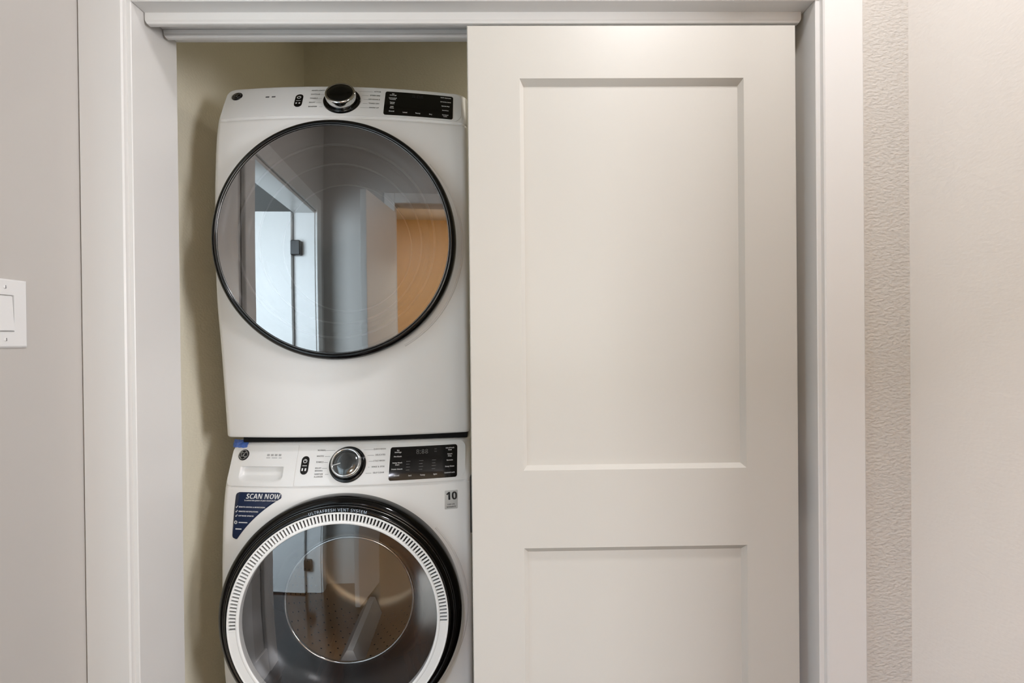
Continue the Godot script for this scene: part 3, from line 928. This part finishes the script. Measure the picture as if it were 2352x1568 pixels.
func washer(root: Node3D) -> void:
	var cx := -0.0055; var cy := 0.526
	obj("cabinet", cabinet(0.022, cx, cy, true), M.enamel, root)
	feet(root, 0.0, 0.03)
	pocket_lip(root, cx, cy)
	console(root, true)
	var d := group_part("door", root)
	var st := new_st(true)
	lathe(st, [Vector2(0.322, -0.075), Vector2(0.3310, -0.03), Vector2(0.3325, 0.004), Vector2(0.3312, 0.012), Vector2(0.3270, 0.0195), Vector2(0.3190, 0.0250), Vector2(0.3140, 0.0270), Vector2(0.3128, 0.0255)], cx, cy, 160)
	obj("rim", st, M.rim, d)
	st = new_st(true)
	lathe(st, [Vector2(0.3130, 0.0260), Vector2(0.3124, 0.0276), Vector2(0.3110, 0.0280), Vector2(0.3102, 0.0268)], cx, cy, 160)
	obj("trim_ring", st, M.satin, d)
	st = new_st(true)
	lathe(st, [Vector2(0.3104, 0.0255), Vector2(0.3095, 0.0285), Vector2(0.3040, 0.0350), Vector2(0.2975, 0.0388), Vector2(0.2965, 0.0340), Vector2(0.2960, 0.0300)], cx, cy, 160)
	var band := obj("band", st, M.black, d)
	st = new_st()
	arc_text(st, "ULTRAFRESH VENT SYSTEM", cx, cy, 0.3038, 0.0392, 0.0082, 0.262)
	obj("lettering", st, mat(Color(0.72, 0.78, 0.84), 0.5), d)
	# vent ring: dark backing, white inner and outer lips, a plain white lower arc and one slat between each two slots
	st = new_st(true)
	lathe(st, [Vector2(0.2965, 0.0315), Vector2(0.2655, 0.0315)], cx, cy, 160)
	obj("vent_backing", st, M.black_matt, d)
	st = new_st(true)
	lathe(st, [Vector2(0.2972, 0.0310), Vector2(0.2970, 0.0395), Vector2(0.2962, 0.0402), Vector2(0.2935, 0.0403), Vector2(0.2928, 0.0397), Vector2(0.2926, 0.0316)], cx, cy, 160)
	obj("vent_outer_lip", st, M.vent_white, d)
	st = new_st(true)
	lathe(st, [Vector2(0.2735, 0.0316), Vector2(0.2732, 0.0397), Vector2(0.2724, 0.0403), Vector2(0.2668, 0.0400), Vector2(0.2655, 0.0392), Vector2(0.2648, 0.0360), Vector2(0.2645, 0.0200)], cx, cy, 160)
	obj("vent_inner_lip", st, M.vent_white, d)
	st = new_st(true)
	lathe(st, [Vector2(0.2928, 0.0396), Vector2(0.2732, 0.0396)], cx, cy, 90, PI + 0.055, TAU - 0.055)
	obj("vent_ring", st, M.vent_white, d)
	st = new_st()
	box(st, Vector3(-0.0025, -0.0102, -0.004), Vector3(0.0025, 0.0102, 0.0040), 0.0012)
	st.generate_normals()
	var slat_mesh := st.commit()
	var count := 97
	for i in count:
		var a := lerpf(PI + 0.05, -0.05, float(i) / (count - 1))
		var o := MeshInstance3D.new()
		o.name = "vent_slat"
		o.mesh = slat_mesh
		o.material_override = M.vent_white
		o.transform = Transform3D(Basis(Vector3.BACK, a - PI / 2), Vector3(cx + cos(a) * 0.2831, cy + sin(a) * 0.2831, 0.0360))
		d.add_child(o, true)
	st = new_st(true)
	lathe(st, dome(0.2647, 0.0375, WASHER_R), cx, cy, 128)
	obj("glass", st, M.bowl, d)
	# the bowl behind the glass, its bright rim, and the perforated drum with its lifters
	st = new_st(true)
	lathe(st, [Vector2(0.2645, 0.020), Vector2(0.250, 0.004), Vector2(0.226, -0.010), Vector2(0.205, -0.040), Vector2(0.188, -0.075)], cx, cy, 96)
	obj("bowl_wall", st, M.dish, d)
	st = new_st(true)
	lathe(st, [Vector2(0.190, -0.076), Vector2(0.189, -0.071), Vector2(0.186, -0.0695), Vector2(0.183, -0.071), Vector2(0.182, -0.076)], cx, cy, 96)
	obj("bowl_rim", st, M.chrome, d)
	var drum := group_part("drum", root)
	st = new_st(true)
	lathe(st, [Vector2(0.182, -0.074), Vector2(0.196, -0.090), Vector2(0.235, -0.105), Vector2(0.245, -0.115), Vector2(0.245, -0.46), Vector2(0.20, -0.475), Vector2(0.08, -0.47), Vector2(0.0, -0.48)], cx, cy, 96)
	obj("tub", st, M.steel, drum)
	st = new_st()
	for ring in 11:
		for k in 48:
			var a := (k + 0.5 * (ring % 2)) / 48.0 * TAU
			var z := -0.135 - ring * 0.029
			var c := Vector3(cx + cos(a) * 0.2442, cy + sin(a) * 0.2442, z)
			var u := Vector3(-sin(a), cos(a), 0) * 0.0032
			var v := Vector3(0, 0, 0.0032)
			var last := c + u
			for s in range(1, 7):
				var b := s / 6.0 * TAU
				var nx: Vector3 = c + u * cos(b) + v * sin(b)
				tri(st, c, last, nx, -Vector3(cos(a), sin(a), 0))
				last = nx
	var holes := obj("drain_holes", st, M.black_matt, drum)
	holes.set_meta("kind", "stuff")
	for k in 3:
		st = new_st()
		var a0 := deg_to_rad(25 + 120 * k)
		for i in 8:
			var z0 := -0.13 - i * 0.04
			var z1 := z0 - 0.04
			var q := []
			for z in [z0, z1]:
				for e in [[-0.16, 0.245], [-0.05, 0.185], [0.05, 0.185], [0.16, 0.245]]:
					q.append(Vector3(cx + cos(a0 + e[0]) * e[1], cy + sin(a0 + e[0]) * e[1], z))
			for j in 3:
				quad(st, q[j], q[j + 1], q[j + 5], q[j + 4], -Vector3(cos(a0), sin(a0), 0))
			if i == 0:
				quad(st, q[0], q[1], q[2], q[3], Vector3.BACK)
		obj("lifter", st, M.plastic, drum)

func stickers(at: Vector3, turn: float) -> void:
	# navy SCAN NOW sticker
	var s := thing("scan_sticker", "navy blue wedge sticker reading SCAN NOW on the washer front", "sticker", at, turn)
	var n := 40
	var st := new_st(true)
	for layer in 1:
		for j in n:
			var y0 := lerpf(0.7325, 0.8605, float(j) / n)
			var y1 := lerpf(0.7325, 0.8605, float(j + 1) / n)
			var e0 := wedge(y0)
			var e1 := wedge(y1)
			for i in 10:
				var a := Vector2(lerpf(e0.x, e0.y, i / 10.0), y0)
				var b := Vector2(lerpf(e0.x, e0.y, (i + 1) / 10.0), y0)
				var c := Vector2(lerpf(e1.x, e1.y, (i + 1) / 10.0), y1)
				var f := Vector2(lerpf(e1.x, e1.y, i / 10.0), y1)
				quad(st, skin(a, 0.0012), skin(b, 0.0012), skin(c, 0.0012), skin(f, 0.0012), Vector3.BACK)
			for side in 2:
				var p := Vector2(e0[side], y0)
				var q := Vector2(e1[side], y1)
				quad(st, skin(p, 0.0012), skin(q, 0.0012), skin(q, 0.0004), skin(p, 0.0004), Vector3(-1 if side == 0 else 1, 0, 0))
	obj("backing", st, M.navy, s)
	st = new_st()
	letters(st, "SCAN NOW", 0.0135, on(-0.2335, 0.8495, 0.0014), HORIZONTAL_ALIGNMENT_CENTER, true, 0.12)
	letters(st, "To unlock the power of your smart washer", 0.0024, on(-0.2400, 0.8385, 0.0014), HORIZONTAL_ALIGNMENT_CENTER, true)
	var marks := new_st()
	var rows := [["REMOTE CONTROL & MONITORING", 0.8205], ["SMARTER NOTIFICATIONS", 0.8085], ["SOFTWARE UPDATES", 0.7965]]
	for r in rows:
		letters(st, r[0], 0.0033, on(-0.3035, r[1], 0.0014), HORIZONTAL_ALIGNMENT_LEFT, true)
		var f := on(-0.3095, r[1], 0.0015)
		stroke(marks, [Vector2(-0.0025, 0.0), Vector2(-0.0008, -0.0024), Vector2(0.003, 0.0032)], 0.0009, f)
	var ring := []
	for i in 17:
		ring.append(Vector2(cos(i / 16.0 * TAU), sin(i / 16.0 * TAU)) * 0.0035)
	stroke(marks, ring, 0.0014, on(-0.3105, 0.7785, 0.0015))
	bar(marks, -0.302, -0.276, 0.7785, 0.0026, 0.0015)
	bar(marks, -0.311, -0.293, 0.7605, 0.003, 0.0015)
	merge(st, marks)
	obj("lettering", st, M.white_ink, s)
	# silver "10" sticker
	s = thing("warranty_sticker", "small silver sticker with a black number 10 at the washer front", "sticker", at, turn)
	st = new_st(true)
	plate_on(st, 0.2785, 0.3155, 0.7975, 0.8490, [0.002, 0.002, 0.002, 0.002], 0.0010, 4, 6, false, 0.0004)
	obj("backing", st, M.silver, s)
	st = new_st()
	letters(st, "10", 0.0215, on(0.2975, 0.8335, 0.0013), HORIZONTAL_ALIGNMENT_CENTER, true)
	letters(st, "10", 0.0215, on(0.2981, 0.8335, 0.0014), HORIZONTAL_ALIGNMENT_CENTER, true)
	obj("number", st, M.black_matt, s)
	st = new_st()
	letters(st, "YEAR LTD.", 0.0034, on(0.297, 0.8105, 0.0013), HORIZONTAL_ALIGNMENT_CENTER, true)
	letters(st, "WARRANTY", 0.0036, on(0.297, 0.8035, 0.0013), HORIZONTAL_ALIGNMENT_CENTER, true)
	obj("lettering", st, M.ink, s)

func skin(p: Vector2, off: float) -> Vector3:
	return Vector3(p.x, p.y, depth_at(p.x, p.y) + off)

func wedge(y: float) -> Vector2:
	# left and right edge of the sticker at a height: straight left side, concave arc round the door on the right
	var cx := -0.0055; var cy := 0.526; var r := 0.3645
	var l := lerpf(-0.3205, -0.3145, (y - 0.7325) / 0.128)
	var rt := cx - sqrt(maxf(0.0, r * r - (y - cy) * (y - cy))) if y - cy < r else cx
	rt = minf(rt, -0.1805)
	var top := 0.8605; var bot := 0.7325; var k := 0.010
	if y > top - k:
		var ins := k - sqrt(maxf(0.0, k * k - pow(y - (top - k), 2)))
		l += ins
		rt -= ins
	if y < bot + k:
		l += k - sqrt(maxf(0.0, k * k - pow(bot + k - y, 2)))
		rt = minf(rt, -0.292 - 0.004)
	return Vector2(l, maxf(rt, l + 0.0005))

func tape(at: Vector3, turn: float) -> void:
	var t := thing("tape_strip", "crumpled scrap of blue tape on the washer corner under the dryer", "tape", at, turn)
	var st := new_st()
	var n := FastNoiseLite.new()
	n.seed = 4
	n.frequency = 55.0
	var rows := []
	for j in 9:
		var row := []
		for i in 15:
			var x := lerpf(-0.352, -0.306, i / 14.0)
			var y := lerpf(0.977, 0.9975, j / 8.0) + 0.002 * n.get_noise_2d(x, 3.0)
			x = maxf(x, -0.352) + (0.004 * (j / 8.0) if i == 14 else 0.0)
			var yy := minf(y, 0.988)
			var z := depth_at(clampf(x, -0.30, 0.3), yy) - 0.0016 * pow(maxf(0.0, -0.325 - x) * 100.0, 2) * 0.9
			z += 0.003 + 0.004 * n.get_noise_2d(x * 1.2, y * 1.6)
			if y > 0.988: z -= (y - 0.988) * 0.9
			row.append(Vector3(x, y, z))
		rows.append(row)
	for j in 8:
		for i in 14:
			quad(st, rows[j][i], rows[j][i + 1], rows[j + 1][i + 1], rows[j + 1][i], Vector3.BACK)
	obj("strip", st, M.tape, t)

# ------------------------------------------------------------------
const LAMP_AT := Vector3(0.54, 1.45, 0.45)
const LAMP_COLOR := Color(0.98, 0.975, 0.985)
const DRYER_R := 14.0
const WASHER_R := 2.6

func area(called: String, at: Vector3, towards: Vector3, size: Vector2, energy: float, col: Color) -> void:
	var l := AreaLight3D.new()
	l.name = called
	l.area_size = size
	l.light_energy = energy
	l.light_color = col
	l.shadow_enabled = true
	l.area_normalize_energy = true
	l.area_range = 12.0
	add_child(l)
	var up := Vector3.UP if absf(towards.normalized().y) < 0.9 else Vector3.FORWARD
	l.look_at_from_position(at, at + towards, up)

func _ready() -> void:
	# camera
	var cam := Camera3D.new()
	cam.name = "camera"
	cam.fov = 68.70
	cam.near = 0.02
	cam.far = 50.0
	add_child(cam)
	cam.transform = Transform3D(Basis(Vector3(0.999856, -0.010158, 0.013594), Vector3(0.010225, 0.999936, -0.004906), Vector3(-0.013543, 0.005044, 0.999896)), Vector3(0, EYE, 0))
	cam.current = true
	# environment
	var we := WorldEnvironment.new()
	we.name = "world_environment"
	var env := Environment.new()
	env.background_mode = Environment.BG_COLOR
	env.background_color = Color(0.55, 0.62, 0.7)
	env.tonemap_mode = Environment.TONE_MAPPER_LINEAR
	env.tonemap_exposure = 1.05
	env.sdfgi_enabled = true
	env.ssao_enabled = true
	env.ssil_enabled = true
	we.environment = env
	add_child(we)
	# lights: the hall ceiling light, the side room window, the wood room's lamp
	area("hall_lamp_light", pt(LAMP_AT.x, CEIL - 0.03, LAMP_AT.z), Vector3.DOWN, Vector2(0.2, 0.2), 1.42, LAMP_COLOR)
	area("window_light", pt(-1.75, 0.25, 1.86), Vector3(0, 0, 1), Vector2(1.1, 1.2), 15.0, Color(0.86, 0.94, 1.0))
	area("rear_fill_light", pt(0.57, 0.25, -3.12), Vector3(0.0, 0.0, -1.0), Vector2(0.8, 1.2), 2.4, Color(1.0, 0.99, 0.95))  # added frontal fill from behind the camera
	area("right_fill_light", pt(3.34, 0.25, -1.2), Vector3(-1.0, 0.0, 0.0), Vector2(1.1, 1.2), 8.0, Color(0.985, 0.98, 1.0))  # added side fill from the right

	area("wood_room_light", pt(-0.5, CEIL - 0.03, -1.2), Vector3.DOWN, Vector2(0.4, 0.4), 6.0, Color(0.93, 0.94, 1.0))

	area("closet_fill_light", pt(0.35, CEIL - 0.03, 2.0), Vector3.DOWN, Vector2(0.2, 0.2), 0.19, Color(1.0, 0.97, 0.90))  # added fill that lifts the dark upper closet walls

	materials()
	room()
	lamp("ceiling_light", "round white flush ceiling light over the hall, above the frame", pt(LAMP_AT.x, CEIL, LAMP_AT.z))
	lamp("ceiling_light", "round white flush ceiling light in the wood room behind the viewpoint", pt(-0.5, CEIL, -1.2))
	lamp("ceiling_light", "added dim fill light on the closet ceiling, unseen above the sliding doors", pt(0.35, CEIL, 2.0))  # invented fixture to go with the closet fill
	panel_door("door_1", "large cream two-panel sliding closet door covering the right half of the opening", -0.081, 0.679, 1.150)
	panel_door("door_2", "second sliding door parked behind the front one, its black edge pull just showing", -0.0795, 0.6815, 1.200)
	track()
	light_switch()
	var turn := deg_to_rad(2.8)
	var d := thing("dryer", "white front-load dryer with smoked round glass, stacked on top", "dryer", pt(-0.457, -0.244, 1.390), turn)
	dryer(d)
	var w := thing("washer", "white front-load washer with slotted white vent ring, under the dryer", "washer", pt(-0.457, -1.29, 1.402), turn)
	washer(w)
	stickers(w.position, turn)
	tape(w.position, turn)
